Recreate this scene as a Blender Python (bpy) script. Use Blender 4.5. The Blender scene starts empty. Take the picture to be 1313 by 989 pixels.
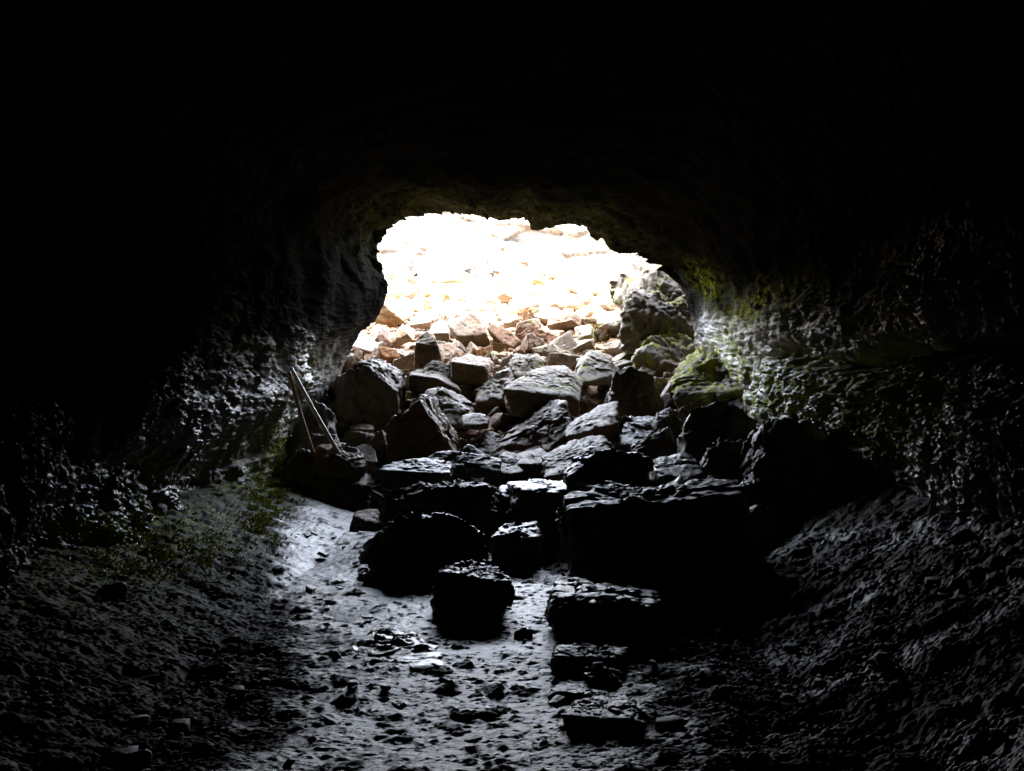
import bpy, bmesh, math, random
import numpy as np
from mathutils import Vector

random.seed(11)
RNG = np.random.RandomState(7)
scene = bpy.context.scene
COL = scene.collection
F_PX, CU, CV, EYE = 1288.5, 656.5, 494.5, 1.6


def at(u, v, d):
    """the point at distance d (metres ahead) seen in direction (u, v) of the photograph"""
    return np.array([(u - CU) / F_PX * d, d, EYE - (v - CV) / F_PX * d])


# ------------------------------------------------------------------ noise
def _h(ix, iy, iz, seed):
    with np.errstate(over='ignore'):
        h = (ix.astype(np.uint32) * np.uint32(374761393) + iy.astype(np.uint32) * np.uint32(668265263)
             + iz.astype(np.uint32) * np.uint32(2147483647 - 1013904) + np.uint32((seed * 974634617) & 0xffffffff))
        h = (h ^ (h >> np.uint32(13))) * np.uint32(1274126177)
        h = (h ^ (h >> np.uint32(15))) * np.uint32(2246822519)
        h = h ^ (h >> np.uint32(16))
    return h


def pnoise(P, seed=0):
    i = np.floor(P).astype(np.int64)
    f = (P - i)
    w = f * f * f * (f * (f * 6 - 15) + 10)
    out = 0
    for dx in (0, 1):
        wx = w[:, 0] if dx else 1 - w[:, 0]
        for dy in (0, 1):
            wy = w[:, 1] if dy else 1 - w[:, 1]
            for dz in (0, 1):
                wz = w[:, 2] if dz else 1 - w[:, 2]
                h = _h(i[:, 0] + dx, i[:, 1] + dy, i[:, 2] + dz, seed)
                gx = (h & np.uint32(1023)).astype(np.float64) / 511.5 - 1
                gy = ((h >> np.uint32(10)) & np.uint32(1023)).astype(np.float64) / 511.5 - 1
                gz = ((h >> np.uint32(20)) & np.uint32(1023)).astype(np.float64) / 511.5 - 1
                out = out + wx * wy * wz * (gx * (f[:, 0] - dx) + gy * (f[:, 1] - dy) + gz * (f[:, 2] - dz))
    return out * 1.3


def fbm(P, octaves=4, gain=0.5, seed=0):
    a, o = 1.0, 0
    Q = np.array(P, dtype=np.float64)
    for k in range(octaves):
        o = o + a * pnoise(Q, seed + k * 17)
        Q = Q * 2.03 + 5.7
        a *= gain
    return o


def ridged(P, octaves=3, gain=0.5, seed=0):
    a, o = 1.0, 0
    Q = np.array(P, dtype=np.float64)
    for k in range(octaves):
        o = o + a * (1 - 2 * np.abs(pnoise(Q, seed + k * 13)))
        Q = Q * 2.1 + 3.1
        a *= gain
    return o


def worley(P, seed=0):
    i = np.floor(P).astype(np.int64)
    f1 = np.full(len(P), 9.0)
    f2 = np.full(len(P), 9.0)
    cid = np.zeros(len(P))
    for dx in (-1, 0, 1):
        for dy in (-1, 0, 1):
            for dz in (-1, 0, 1):
                c = i + np.array([dx, dy, dz])
                h = _h(c[:, 0], c[:, 1], c[:, 2], seed)
                q = np.stack([(h & np.uint32(1023)) / 1023.0, ((h >> np.uint32(10)) & np.uint32(1023)) / 1023.0,
                              ((h >> np.uint32(20)) & np.uint32(1023)) / 1023.0], 1)
                d = np.sqrt((((c + q) - P) ** 2).sum(1))
                nearer = d < f1
                f2 = np.where(nearer, f1, np.minimum(f2, d))
                cid = np.where(nearer, (h & np.uint32(0xffff)) / 65535.0, cid)
                f1 = np.where(nearer, d, f1)
    return f1, f2, cid


def facets(P, seed=0):
    """broken rock: every cell is its own tilted plane, so cells meet in steps and creases"""
    i = np.floor(P).astype(np.int64)
    f1 = np.full(len(P), 9.0)
    out = np.zeros(len(P))
    for dx in (-1, 0, 1):
        for dy in (-1, 0, 1):
            for dz in (-1, 0, 1):
                c = i + np.array([dx, dy, dz])
                h = _h(c[:, 0], c[:, 1], c[:, 2], seed)
                g = _h(c[:, 0], c[:, 1], c[:, 2], seed + 991)
                q = np.stack([(h & np.uint32(1023)) / 1023.0, ((h >> np.uint32(10)) & np.uint32(1023)) / 1023.0,
                              ((h >> np.uint32(20)) & np.uint32(1023)) / 1023.0], 1)
                t = np.stack([(g & np.uint32(1023)) / 511.5 - 1, ((g >> np.uint32(10)) & np.uint32(1023)) / 511.5 - 1,
                              ((g >> np.uint32(20)) & np.uint32(1023)) / 511.5 - 1], 1)
                e = P - (c + q)
                d = (e ** 2).sum(1)
                val = (e * t).sum(1) + ((h >> np.uint32(8)) & np.uint32(255)) / 255.0 - .5
                nearer = d < f1
                out = np.where(nearer, val, out)
                f1 = np.where(nearer, d, f1)
    return out


def sstep(a, b, x):
    t = np.clip((x - a) / (b - a), 0, 1)
    return t * t * (3 - 2 * t)


# ------------------------------------------------------------------ mesh helpers
def mesh_from(name, V, F, mat, smooth=True, attrs=None):
    me = bpy.data.meshes.new(name)
    V = np.ascontiguousarray(V, dtype=np.float32)
    F = np.ascontiguousarray(F, dtype=np.int32)
    n, k = F.shape
    me.vertices.add(len(V))
    me.vertices.foreach_set('co', V.ravel())
    me.loops.add(n * k)
    me.loops.foreach_set('vertex_index', F.ravel())
    me.polygons.add(n)
    me.polygons.foreach_set('loop_start', np.arange(0, n * k, k, dtype=np.int32))
    me.polygons.foreach_set('loop_total', np.full(n, k, dtype=np.int32))
    if smooth:
        me.polygons.foreach_set('use_smooth', np.ones(n, dtype=bool))
    for an, av in (attrs or {}).items():
        a = me.attributes.new(an, 'FLOAT', 'POINT')
        a.data.foreach_set('value', np.ascontiguousarray(av, dtype=np.float32))
    me.update()
    me.validate()
    if mat:
        me.materials.append(mat)
    return me


def link(name, me, loc=(0, 0, 0), parent=None):
    o = bpy.data.objects.new(name, me)
    o.location = loc
    if parent:
        o.parent = parent
    COL.objects.link(o)
    return o


def tag(o, label, cat, group=None, kind=None):
    o['label'] = label
    o['category'] = cat
    if group:
        o['group'] = group
    if kind:
        o['kind'] = kind
    return o


def grid_faces(nr, nc):
    r, c = np.meshgrid(np.arange(nr - 1), np.arange(nc - 1), indexing='ij')
    a = (r * nc + c).ravel()
    return np.stack([a, a + 1, a + nc + 1, a + nc], 1)


# ------------------------------------------------------------------ materials
def rock_material(name, dark, light, rough=(0.45, 0.8), scale=3.0, bump=0.5, moss=0.0, moss_col=(0.10, 0.13, 0.02),
                  spec=0.5, vary=0.25, fine=60.0, attr=None, stain=None, bump_dist=0.02, wet=False, pale=None):
    m = bpy.data.materials.new(name)
    m.use_nodes = True
    nt = m.node_tree
    N, L = nt.nodes, nt.links
    N.clear()
    out = N.new('ShaderNodeOutputMaterial')
    bs = N.new('ShaderNodeBsdfPrincipled')
    L.new(bs.outputs[0], out.inputs[0])
    tc = N.new('ShaderNodeTexCoord')
    geo = N.new('ShaderNodeNewGeometry')
    pos = geo.outputs['Position']

    def noise(sc, det, ro=0.6):
        n = N.new('ShaderNodeTexNoise')
        n.inputs['Scale'].default_value = sc
        n.inputs['Detail'].default_value = det
        n.inputs['Roughness'].default_value = ro
        L.new(pos, n.inputs['Vector'])
        return n.outputs['Fac']

    def remap(s, a, b, c=0.0, d=1.0):
        r = N.new('ShaderNodeMapRange')
        r.inputs['From Min'].default_value = a
        r.inputs['From Max'].default_value = b
        r.inputs['To Min'].default_value = c
        r.inputs['To Max'].default_value = d
        L.new(s, r.inputs['Value'])
        return r.outputs['Result']

    def math_(op, a, b):
        q = N.new('ShaderNodeMath')
        q.operation = op
        for k, x in enumerate((a, b)):
            if isinstance(x, (int, float)):
                q.inputs[k].default_value = x
            else:
                L.new(x, q.inputs[k])
        return q.outputs[0]

    def mix(fac, a, b, typ='MIX'):
        q = N.new('ShaderNodeMix')
        q.data_type = 'RGBA'
        q.blend_type = typ
        if isinstance(fac, (int, float)):
            q.inputs['Factor'].default_value = fac
        else:
            L.new(fac, q.inputs['Factor'])
        for k, x in (('A', a), ('B', b)):
            sock = [s for s in q.inputs if s.name == k and s.type == 'RGBA'][0]
            if isinstance(x, tuple):
                sock.default_value = (*x, 1)
            else:
                L.new(x, sock)
        return [s for s in q.outputs if s.type == 'RGBA'][0]

    n1 = noise(scale, 8, 0.62)
    n2 = noise(scale * 7, 6, 0.65)
    n3 = noise(fine, 5, 0.7)
    col = mix(remap(n1, 0.35, 0.65), dark, light)
    if stain:
        col = mix(remap(noise(scale * 0.55, 5, 0.6), 0.48, 0.66, 0, 0.85), col, stain)
    col = mix(remap(n2, 0.4, 0.7, 0.0, 0.55), col, tuple(0.5 * x for x in dark))
    oi = N.new('ShaderNodeObjectInfo')
    hsv = N.new('ShaderNodeHueSaturation')
    L.new(remap(oi.outputs['Random'], 0, 1, 1 - vary, 1 + vary), hsv.inputs['Value'])
    sat = math_('FRACT', math_('MULTIPLY', oi.outputs['Random'], 7.31), 0)
    L.new(remap(sat, 0, 1, 0.75, 1.2), hsv.inputs['Saturation'])
    L.new(col, hsv.inputs['Color'])
    col = hsv.outputs['Color']
    rgh = remap(n2, 0.3, 0.7, rough[0], rough[1])
    if wet:
        wa = N.new('ShaderNodeAttribute')
        wa.attribute_name = 'wet'
        wf = wa.outputs['Fac']
        col = mix(wf, tuple(0.5 * x for x in dark), col)  # where the mask is low the colour darkens, painting in shade
        rgh = math_('ADD', math_('MULTIPLY', math_('SUBTRACT', 1, wf), 0.45), rgh)
        L.new(remap(wf, 0.05, 1, 0.0, spec), bs.inputs['Specular IOR Level'])
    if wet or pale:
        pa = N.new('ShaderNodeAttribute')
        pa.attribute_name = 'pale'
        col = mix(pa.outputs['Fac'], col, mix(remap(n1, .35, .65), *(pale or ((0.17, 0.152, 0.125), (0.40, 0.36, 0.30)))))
    if moss > 0 or attr == 'moss':
        mm = remap(noise(9.0, 6, 0.65), 0.44, 0.55)
        if attr == 'moss':
            at_ = N.new('ShaderNodeAttribute')
            at_.attribute_name = 'moss'
            mm = math_('MULTIPLY', mm, at_.outputs['Fac'])
        else:
            mm = math_('MULTIPLY', mm, remap(noise(1.7, 3), 0.62 - 0.2 * moss, 0.72 - 0.2 * moss))
        mc = mix(remap(noise(40, 4), 0.35, 0.65), moss_col, tuple(x * 0.4 for x in moss_col))
        col = mix(mm, col, mc)
        rgh = math_('MAXIMUM', rgh, math_('MULTIPLY', mm, 0.85))
    bs.inputs['Specular IOR Level'].default_value = spec
    L.new(col, bs.inputs['Base Color'])
    L.new(rgh, bs.inputs['Roughness'])
    hsum = math_('ADD', math_('MULTIPLY', n3, 0.5), n2)
    b = N.new('ShaderNodeBump')
    b.inputs['Strength'].default_value = bump
    b.inputs['Distance'].default_value = bump_dist
    L.new(hsum, b.inputs['Height'])
    L.new(b.outputs[0], bs.inputs['Normal'])
    return m


M_DARK = rock_material('cave_boulder_rock', (0.055, 0.047, 0.038), (0.15, 0.13, 0.105), rough=(0.42, 0.75), moss=0.35, spec=0.5)
M_WET = rock_material('wet_black_rock', (0.04, 0.037, 0.034), (0.095, 0.09, 0.085), rough=(0.25, 0.55), spec=0.6, bump=0.7)
M_PALE = rock_material('pale_grey_rock', (0.105, 0.082, 0.057), (0.235, 0.19, 0.138), rough=(0.6, 0.9), moss=0.5, bump_dist=.04, moss_col=(0.24, 0.26, 0.02), spec=0.3)
M_RUST = rock_material('rusty_scree_rock', (0.11, 0.055, 0.028), (0.22, 0.125, 0.07), rough=(0.65, 0.92), spec=.25, vary=.3)
M_MOSSY = rock_material('mossy_grey_rock', (0.13, 0.112, 0.085), (0.30, 0.26, 0.20), rough=(0.6, 0.9), moss=1.1, bump_dist=.04, moss_col=(0.36, 0.38, 0.025), spec=0.3)
M_TAN = rock_material('tan_scree_rock', (0.10, 0.073, 0.046), (0.21, 0.162, 0.108), rough=(0.65, 0.92), spec=0.25, stain=(0.16, 0.085, 0.045), vary=0.3)
M_SCREE_DIMMED = rock_material('dimmed_scree_rock', (0.075, 0.057, 0.04), (0.165, 0.133, 0.098), rough=(0.65, 0.92), spec=0.25, stain=(0.2, 0.1, 0.05), vary=0.3)  # tan scree colour darkened to hold down the glare on the upper slope
M_MID = rock_material('brown_rock', (0.12, 0.085, 0.06), (0.25, 0.19, 0.14), rough=(0.55, 0.85), moss=0.3, spec=0.35, stain=(0.15, 0.065, 0.035))
M_FALL = rock_material('fallen_rock', (0.085, 0.06, 0.037), (0.205, 0.152, 0.10), rough=(0.5, 0.85), moss=0.35, moss_col=(0.13, 0.15, 0.03), spec=0.4, stain=(0.15, 0.085, 0.05))
M_WALL = rock_material('cave_wall_rock', (0.03, 0.029, 0.028), (0.09, 0.088, 0.086), rough=(0.10, 0.36), attr='moss', moss_col=(0.30, 0.34, 0.025), spec=0.6, bump=0.8, fine=90, wet=True)
M_CEIL = M_WALL
M_PIT = rock_material('pit_rock', (0.035, 0.031, 0.027), (0.11, 0.098, 0.083), rough=(0.7, 0.95), spec=0.2, scale=1.2)
M_TURF = rock_material('dry_turf', (0.10, 0.09, 0.04), (0.19, 0.17, 0.08), rough=(0.8, 0.95), spec=0.2, scale=0.8)


def floor_material():
    """wet mud on the trodden path, dark grit beside it, brown grit under the scree"""
    m = rock_material('cave_floor_mud', (0.02, 0.0185, 0.016), (0.055, 0.05, 0.042), rough=(0.6, 0.9), attr='moss',
                      moss_col=(0.16, 0.20, 0.02), spec=0.45, bump=0.6, fine=110, vary=0.0, bump_dist=0.012)
    nt = m.node_tree
    N, L = nt.nodes, nt.links
    bs = [n for n in N if n.type == 'BSDF_PRINCIPLED'][0]

    def blend(attr, col, rough):
        at_ = N.new('ShaderNodeAttribute')
        at_.attribute_name = attr
        q = N.new('ShaderNodeMix')
        q.data_type = 'RGBA'
        src = bs.inputs['Base Color'].links[0].from_socket
        A = [s for s in q.inputs if s.name == 'A' and s.type == 'RGBA'][0]
        B = [s for s in q.inputs if s.name == 'B' and s.type == 'RGBA'][0]
        L.new(at_.outputs['Fac'], q.inputs['Factor'])
        L.new(src, A)
        B.default_value = (*col, 1)
        L.new([s for s in q.outputs if s.type == 'RGBA'][0], bs.inputs['Base Color'])
        r = N.new('ShaderNodeMix')
        r.data_type = 'FLOAT'
        rs = bs.inputs['Roughness'].links[0].from_socket
        L.new(at_.outputs['Fac'], r.inputs['Factor'])
        L.new(rs, r.inputs[2])
        r.inputs[3].default_value = rough
        L.new(r.outputs[0], bs.inputs['Roughness'])
    at_ = N.new('ShaderNodeAttribute')
    at_.attribute_name = 'path'
    mr = N.new('ShaderNodeMapRange')
    mr.inputs['To Min'].default_value = 0.10
    mr.inputs['To Max'].default_value = 0.5
    L.new(at_.outputs['Fac'], mr.inputs['Value'])
    L.new(mr.outputs['Result'], bs.inputs['Specular IOR Level'])
    blend('path', (0.13, 0.126, 0.121), 0.45)
    blend('grit', (0.30, 0.21, 0.14), 0.9)
    return m


M_FLOOR = floor_material()

# ------------------------------------------------------------------ ground height
PROF_Y = np.array([-20, 9.0, 11, 13, 15, 17, 19, 21, 24, 27, 30, 80.])
PROF_Z = np.array([0, 0, .08, .5, 1.05, 1.7, 2.35, 3.0, 3.9, 4.6, 5.0, 5.0])
PROF_ZL = np.array([0, 0, 0.0, .06, .85, 1.6, 2.3, 3.0, 3.9, 4.6, 5.0, 5.0])


def ground(x, y):
    x = np.asarray(x, float)
    y = np.asarray(y, float)
    w = sstep(-1.9, -0.6, x)
    z = np.interp(y, PROF_Y, PROF_Z) * w + np.interp(y, PROF_Y, PROF_ZL) * (1 - w)
    inside = 1 - sstep(15, 20, y)
    z = z + np.clip(-1.8 - x, 0, 3) * 0.26 * inside + np.clip(x - 1.5, 0, 4) * 0.42 * inside
    return z


PATH_Y = np.array([3.0, 4.16, 5.2, 6.3, 7.75, 10, 12, 14.5])
PATH_L = np.array([-0.95, -1.15, -1.1, -1.25, -1.75, -2.3, -2.5, -2.5])
PATH_R = np.array([0.55, 0.60, 0.72, 0.75, 0.6, -0.2, -1.2, -1.7])


def path_mask(x, y, n):
    l = np.interp(y, PATH_Y, PATH_L)
    r = np.interp(y, PATH_Y, PATH_R)
    return sstep(-0.16, 0.16, x - l + n * 0.28) * sstep(-0.22, 0.22, r - x + n * 0.4) * (1 - sstep(14.0, 15.0, y))


PUDDLES = [(505, 832, 6.12, .17, .22, 0), (539, 851, 5.78, .12, .13, 0)]


def puddle_level(c):
    return float(ground(c[0], c[1])) + 0.05 * float(fbm(np.array([[c[0] * .9, c[1] * .9, 0.]]), 3, seed=3)[0]) + 0.010


def build_floor():
    ys = np.concatenate([np.linspace(-6, 3.0, 14)[:-1], 1 / np.linspace(1 / 3.0, 1 / 17.0, 950)[:-1], np.linspace(17, 32, 110)])
    xs = np.concatenate([np.linspace(-9, -4.2, 10)[:-1], np.linspace(-4.2, 5.2, 800)[:-1], np.linspace(5.2, 10, 10)])
    X, Y = np.meshgrid(xs, ys)
    x, y = X.ravel(), Y.ravel()
    z = ground(x, y)
    P = np.stack([x, y, np.zeros_like(x)], 1)
    low = fbm(P * 0.9, 3, seed=3)
    med = fbm(P * 3.1, 4, seed=9)
    pm = path_mask(x, y, med)
    scree = sstep(12.5, 15.5, y)
    # the trodden mud: flat skin broken by clods and scuffs
    Pf = P + 0.05 * np.stack([fbm(P * 9, 3, seed=17), fbm(P * 9, 3, seed=18), 0 * x], 1)
    w1, w2, cid = worley(Pf * np.array([6.0, 9.5, 1]), seed=4)
    clod = sstep(0.0, 0.22, 0.46 - w1 + 0.2 * med) * (cid > 0.70) * (0.2 + cid)
    v1, v2, cid2 = worley(Pf * np.array([14, 24, 1]), seed=14)
    clod2 = sstep(0.0, 0.25, 0.46 - v1 + 0.25 * med) * (cid2 > 0.66) * (.3 + cid2)
    u1, u2, cid3 = worley(Pf * np.array([34, 52, 1]), seed=15)
    clod3 = sstep(0.0, 0.3, 0.4 - u1 + 0.3 * med) * (cid3 > 0.62)
    fine = fbm(P * 14, 4, gain=0.6, seed=21)
    finer = fbm(P * 45, 3, gain=0.6, seed=31)
    mud = clod * (0.008 + 0.02 * np.abs(fine)) + 0.006 * clod2 * (1 + fine) + 0.004 * clod3 + 0.006 * fine + 0.003 * finer + 0.02 * np.clip(med, 0, 1)
    # loose grit and lumps beside it
    r1, r2, rc = worley(P * np.array([4.2, 5.2, 1]), seed=44)
    lumps = np.clip(0.55 - r1, 0, 1) * (0.3 + rc)
    side = 0.040 * lumps + 0.055 * np.clip(med, -.4, 1) + 0.022 * np.clip(0.5 - v1, 0, 1) * (0.3 + cid2) + 0.012 * np.clip(.5 - u1, 0, 1) + 0.016 * fine + 0.011 * finer + 0.018 * fbm(P * 6.0, 2, seed=27)
    right = sstep(0.4, 1.8, x)
    side = side * (0.75 + 0.25 * right)
    z = z + low * 0.05 + mud * pm + side * (1 - pm) * (1 - 0.3 * scree)
    for (pu, pv, pd, sx_, sy_, dz) in PUDDLES:
        c_ = at(pu, pv, pd)
        k_ = 1 - sstep(0.7, 1.3, np.hypot((x - c_[0]) / sx_, (y - c_[1]) / sy_) + 0.25 * fine)
        z = z * (1 - k_) + (puddle_level(c_) - 0.006) * k_
    gaus = lambda cx, cy, sx, sy: np.exp(-((x - cx) / sx) ** 2 - ((y - cy) / sy) ** 2)
    moss = np.clip(1.3 * gaus(-3.1, 13.0, .55, 1.6) + 1.0 * gaus(-3.0, 8.6, .6, 1.7) + .45 * gaus(-3.0, 6.3, .8, 1.2) + 0.5 * gaus(2.6, 9.2, .7, .8), 0, 1)
    moss = moss * (1 - pm)
    # keep the mud paler than the clods lying on it
    pale = pm * (1 - 0.7 * np.clip(clod + .6 * clod2 + .3 * clod3, 0, 1)) + (1 - pm) * right * 0.6 * sstep(-.2, .4, fbm(P * 1.6, 3, seed=23)) * (1 - scree)  # right bank also lightened in colour, as if daylight reached it
    me = mesh_from('cave_floor', np.stack([x, y, z], 1), grid_faces(len(ys), len(xs)), M_FLOOR,
                   attrs={'path': pale, 'moss': moss, 'grit': sstep(14.5, 17, y)})
    o = link('cave_floor', me)
    tag(o, 'muddy cave floor with a trodden pale path and dark grit beside it', 'floor', kind='structure')


build_floor()


def puddle_sheet(label, u, v, d, sx, sy, ripple):
    c = at(u, v, d)
    z0 = puddle_level(c) + 0.004
    n, m = 48, 14
    V, F = [(0, 0, 0)], []
    for i in range(1, m + 1):
        for j in range(n):
            a = 2 * math.pi * j / n
            r = (i / m) * (1.25 + 0.3 * math.sin(a * 3 + u) + 0.2 * math.sin(a * 5 + 1 + v))
            V.append((r * sx * math.cos(a), r * sy * math.sin(a), 0))
    V = np.array(V)
    V[:, 2] += ripple * fbm(V * np.array([9, 16, 1.]), 3, seed=int(u)) - 0.01 * (np.hypot(V[:, 0] / sx, V[:, 1] / sy) / 1.5) ** 4
    for i in range(m - 1):
        for j in range(n):
            F.append([1 + i * n + j, 1 + i * n + (j + 1) % n, 1 + (i + 1) * n + (j + 1) % n, 1 + (i + 1) * n + j])
    for j in range(0, n, 2):
        F.append([0, 1 + j, 1 + (j + 1) % n, 1 + (j + 2) % n])
    me = mesh_from('puddle', V, np.array(F), M_WATER)
    tag(link('puddle', me, (c[0], c[1], z0)), label, 'puddle', kind='structure')


M_WATER = bpy.data.materials.new('puddle_water')
M_WATER.use_nodes = True
_b = M_WATER.node_tree.nodes['Principled BSDF']
_b.inputs['Base Color'].default_value = (0.12, 0.12, 0.122, 1)
_b.inputs['Roughness'].default_value = 0.38
_b.inputs['Specular IOR Level'].default_value = 0.9
_b.inputs['IOR'].default_value = 1.33
puddle_sheet('rippled wet patch gleaming white on the muddy path', *PUDDLES[0][:5], 0.03)
puddle_sheet('smaller smooth puddle gleaming white just nearer than the rippled one', *PUDDLES[1][:5], 0.01)

# ------------------------------------------------------------------ the cave: one tube, cut into two walls and a ceiling
LIP_Y = 16.4
LIP = [(885, 700), (888, 600), (892, 520), (893, 470), (890, 430), (883, 390), (873, 362), (857, 346), (838, 337), (815, 328), (790, 319), (768, 306), (750, 294), (735, 289),
       (705, 293), (682, 287), (672, 274), (655, 278), (640, 282), (625, 281), (610, 276), (590, 273), (560, 270), (535, 273), (512, 278),
       (498, 290), (487, 302), (484, 330), (491, 350), (495, 372), (490, 395), (482, 413), (462, 428), (448, 450), (436, 480), (424, 520), (410, 600), (405, 700)]
LC = (655, 430)
_a, _r = [], []
for (u, v) in LIP:
    px, pz = (u - LC[0]) / F_PX * LIP_Y, (LC[1] - v) / F_PX * LIP_Y
    _a.append(math.atan2(pz, px) if not (px < 0 and pz < 0) else math.atan2(pz, px) + 2 * math.pi)
    _r.append(math.hypot(px, pz))
_o = np.argsort(_a)
LIP_A, LIP_R = np.array(_a)[_o], np.array(_r)[_o]
C_LIP = at(LC[0], LC[1], LIP_Y)


def tube_base(th, y):
    s = np.clip((y - 6.5) / (LIP_Y - 6.5), 0, 1)
    c, sn = np.cos(th), np.sin(th)
    s = s ** (1.15 + 2.2 * sstep(0.3, 0.9, -c) + 1.6 * sstep(0.3, 0.9, c))
    a = np.where(c > 0, 3.2, 3.45)
    h = np.where(sn > 0, 3.6, 3.2)
    n = 2.5
    near = 1 / ((np.abs(c) / a) ** n + (np.abs(sn) / h) ** n) ** (1 / n)
    lip = np.interp(th, LIP_A, LIP_R)
    flare = 1 + 0.35 * np.clip((y - LIP_Y) / 0.9, 0, 1) ** 1.5
    rho = (near * (1 - s) + lip * s) * flare
    cx = 0.15 * (1 - s) + C_LIP[0] * s
    cz = 1.75 * (1 - s) + C_LIP[2] * s
    return cx, cz, rho


TY = np.concatenate([np.linspace(-7, 1, 14)[:-1], np.linspace(1, 5.2, 140)[:-1], 1 / np.linspace(1 / 5.2, 1 / 16.0, 600)[:-1], np.linspace(16.0, 17.3, 45)])


def tube_patch(name, t0, t1, n, mat, label, cat):
    th = np.linspace(math.radians(t0), math.radians(t1), n)
    T, Y = np.meshgrid(th, TY)
    t, y = T.ravel(), Y.ravel()
    cx, cz, rho = tube_base(t, y)
    c, s = np.cos(t), np.sin(t)
    P = np.stack([cx + rho * c, y, cz + rho * s], 1)
    z = P[:, 2]
    lipf = 1 - sstep(14, 16.4, y)          # calmer towards the traced lip
    big = fbm(P * 0.55, 3, seed=51)
    med = fbm(P * np.array([1.7, 1.7, 1.4]), 4, seed=57)
    l1, l2, lid = worley(P * np.array([6.5, 6.5, 5.]), seed=61)
    q1, q2, qid = worley(P * np.array([15, 15, 12.]), seed=67)
    fine = fbm(P * 16, 4, gain=0.6, seed=71)
    Pw = P + 0.05 * np.stack([fbm(P * 4, 2, seed=k) for k in (64, 65, 66)], 1)
    wallish = 1 - sstep(0.35, 0.9, s)
    rel = (0.4 + 0.6 * (1 - sstep(2.2, 3.4, z)) * wallish) * (1 - 0.45 * sstep(10.5, 14, y))
    d = big * (0.30 - 0.14 * sstep(0, .5, c)) * (0.15 + .85 * lipf) + med * (0.08 + 0.05 * wallish * rel) * (0.4 + .6 * lipf)
    d = d + wallish * (rel * 0.028 * (0.5 - l1) + rel * 0.022 * (0.5 - q1) + 0.05 * (1 - .7 * sstep(13, 15.5, y)) * fbm(P * np.array([.7, .7, 6.5]), 3, seed=74) + rel * 0.045 * fbm(P * 5.5, 3, gain=.6, seed=75) + rel * 0.05 * facets(Pw * 3.3, 62) + rel * 0.02 * facets(Pw * 8, 63)) + rel * 0.034 * fine + rel * 0.014 * fbm(P * 38, 3, gain=.6, seed=73) + (1 - wallish) * 0.03 * facets(Pw * 3.0, 68) + (1 - wallish) * 0.016 * ridged(P * np.array([0.8, 2.5, 2.]), 3, seed=81)
    d = d + (1 - lipf) * sstep(0.1, 0.5, s) * (0.10 * facets(Pw * 1.9, 69) + 0.06 * facets(Pw * 4.3, 70))
    # right wall: the long groove at eye height, the swelling below it
    R = sstep(0.1, 0.6, c)
    zg = 1.78 + 0.02 * (y - 6) + 0.05 * np.sin(y * 1.1) + 0.13 * med + 0.03 * fine
    g = np.exp(-((z - zg) / (0.085 + 0.04 * np.sin(y * 2.3))) ** 2) * sstep(4, 6, y) * (1 - sstep(11.8, 13.6, y))
    d = d - R * 0.30 * g
    d = d + R * 0.20 * np.exp(-((z - zg + 0.62) / 0.42) ** 2) * (1 - sstep(11.5, 14, y))
    d = d + R * 0.16 * np.exp(-((z - zg - 0.45) / 0.28) ** 2) * (1 - sstep(11.5, 14, y)) * 0.8
    # left wall: a shelf over a dark hollow
    Lf = sstep(0.1, 0.6, -c)
    zh = 0.95 + 0.25 * np.sin(y * 0.9 + 1)
    d = d - Lf * 0.22 * np.exp(-((z - zh + .15) / 0.35) ** 2) * np.exp(-((y - 10.3) / 1.9) ** 2)
    d = d + Lf * 0.22 * np.exp(-((z - zh - .5) / 0.3) ** 2) * np.exp(-((y - 12.2) / 2.6) ** 2)
    P[:, 0] -= c * d
    P[:, 2] -= s * d
    y_, z_ = y, P[:, 2]
    gaus = lambda cy, czz, sy, sz: np.exp(-((y_ - cy) / sy) ** 2 - ((z_ - czz) / sz) ** 2)
    moss = 2.2 * R * (1.2 * gaus(14.6, 1.95, .7, .4) + 1.0 * gaus(12.4, 1.35, 1.6, .38) + 1.1 * gaus(11.0, 1.62, 2.2, .3) + .9 * gaus(8.6, 1.35, 1.2, .35) + .9 * gaus(10.2, 1.25, 1.2, .4) + .6 * gaus(13, 2.6, 1.4, .25) + 0.5 * gaus(15.2, 3.2, .5, .25) + .35 * gaus(9, .6, 1.5, .5)) \
        + Lf * (1.0 * gaus(13.5, .55, 1.2, .5) + .7 * gaus(8.8, .45, 1.6, .35) + .4 * gaus(14.2, 1.7, .5, .3)) + 0.25 * (1 - wallish) * sstep(14.3, 16, y)
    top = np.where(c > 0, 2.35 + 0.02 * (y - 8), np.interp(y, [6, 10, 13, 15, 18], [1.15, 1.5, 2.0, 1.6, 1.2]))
    wet = 1 - sstep(-0.45, 0.45, P[:, 2] - top - 0.5 * big)  # gloss low down; above it, dark colour stands in for shade
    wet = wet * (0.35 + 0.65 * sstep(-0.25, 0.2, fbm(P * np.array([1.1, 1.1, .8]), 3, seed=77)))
    pale = (0.70 * sstep(5, 7.5, y) + 0.30 * sstep(10.5, 14.2, y + med)) * sstep(-.1, .5, c) * (1 - sstep(2.1, 3.0, P[:, 2] + .5 * med))  # right wall lightened in colour, standing in for daylight from the mouth
    pale = np.maximum(pale, 0.16 * sstep(14.8, 16.3, y + .8 * med) * sstep(.6, .95, s))  # ceiling rim: painted glow of light from outside
    pale = np.maximum(pale, 0.38 * sstep(9.5, 12.5, y) * Lf * (1 - sstep(1.8, 2.6, P[:, 2] + .4 * med)))  # left wall: lower part painted lighter where the mouth lights it
    me = mesh_from(name, P, grid_faces(len(TY), n), mat, attrs={'moss': np.clip(moss, 0, 1), 'wet': wet, 'pale': pale})
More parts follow.
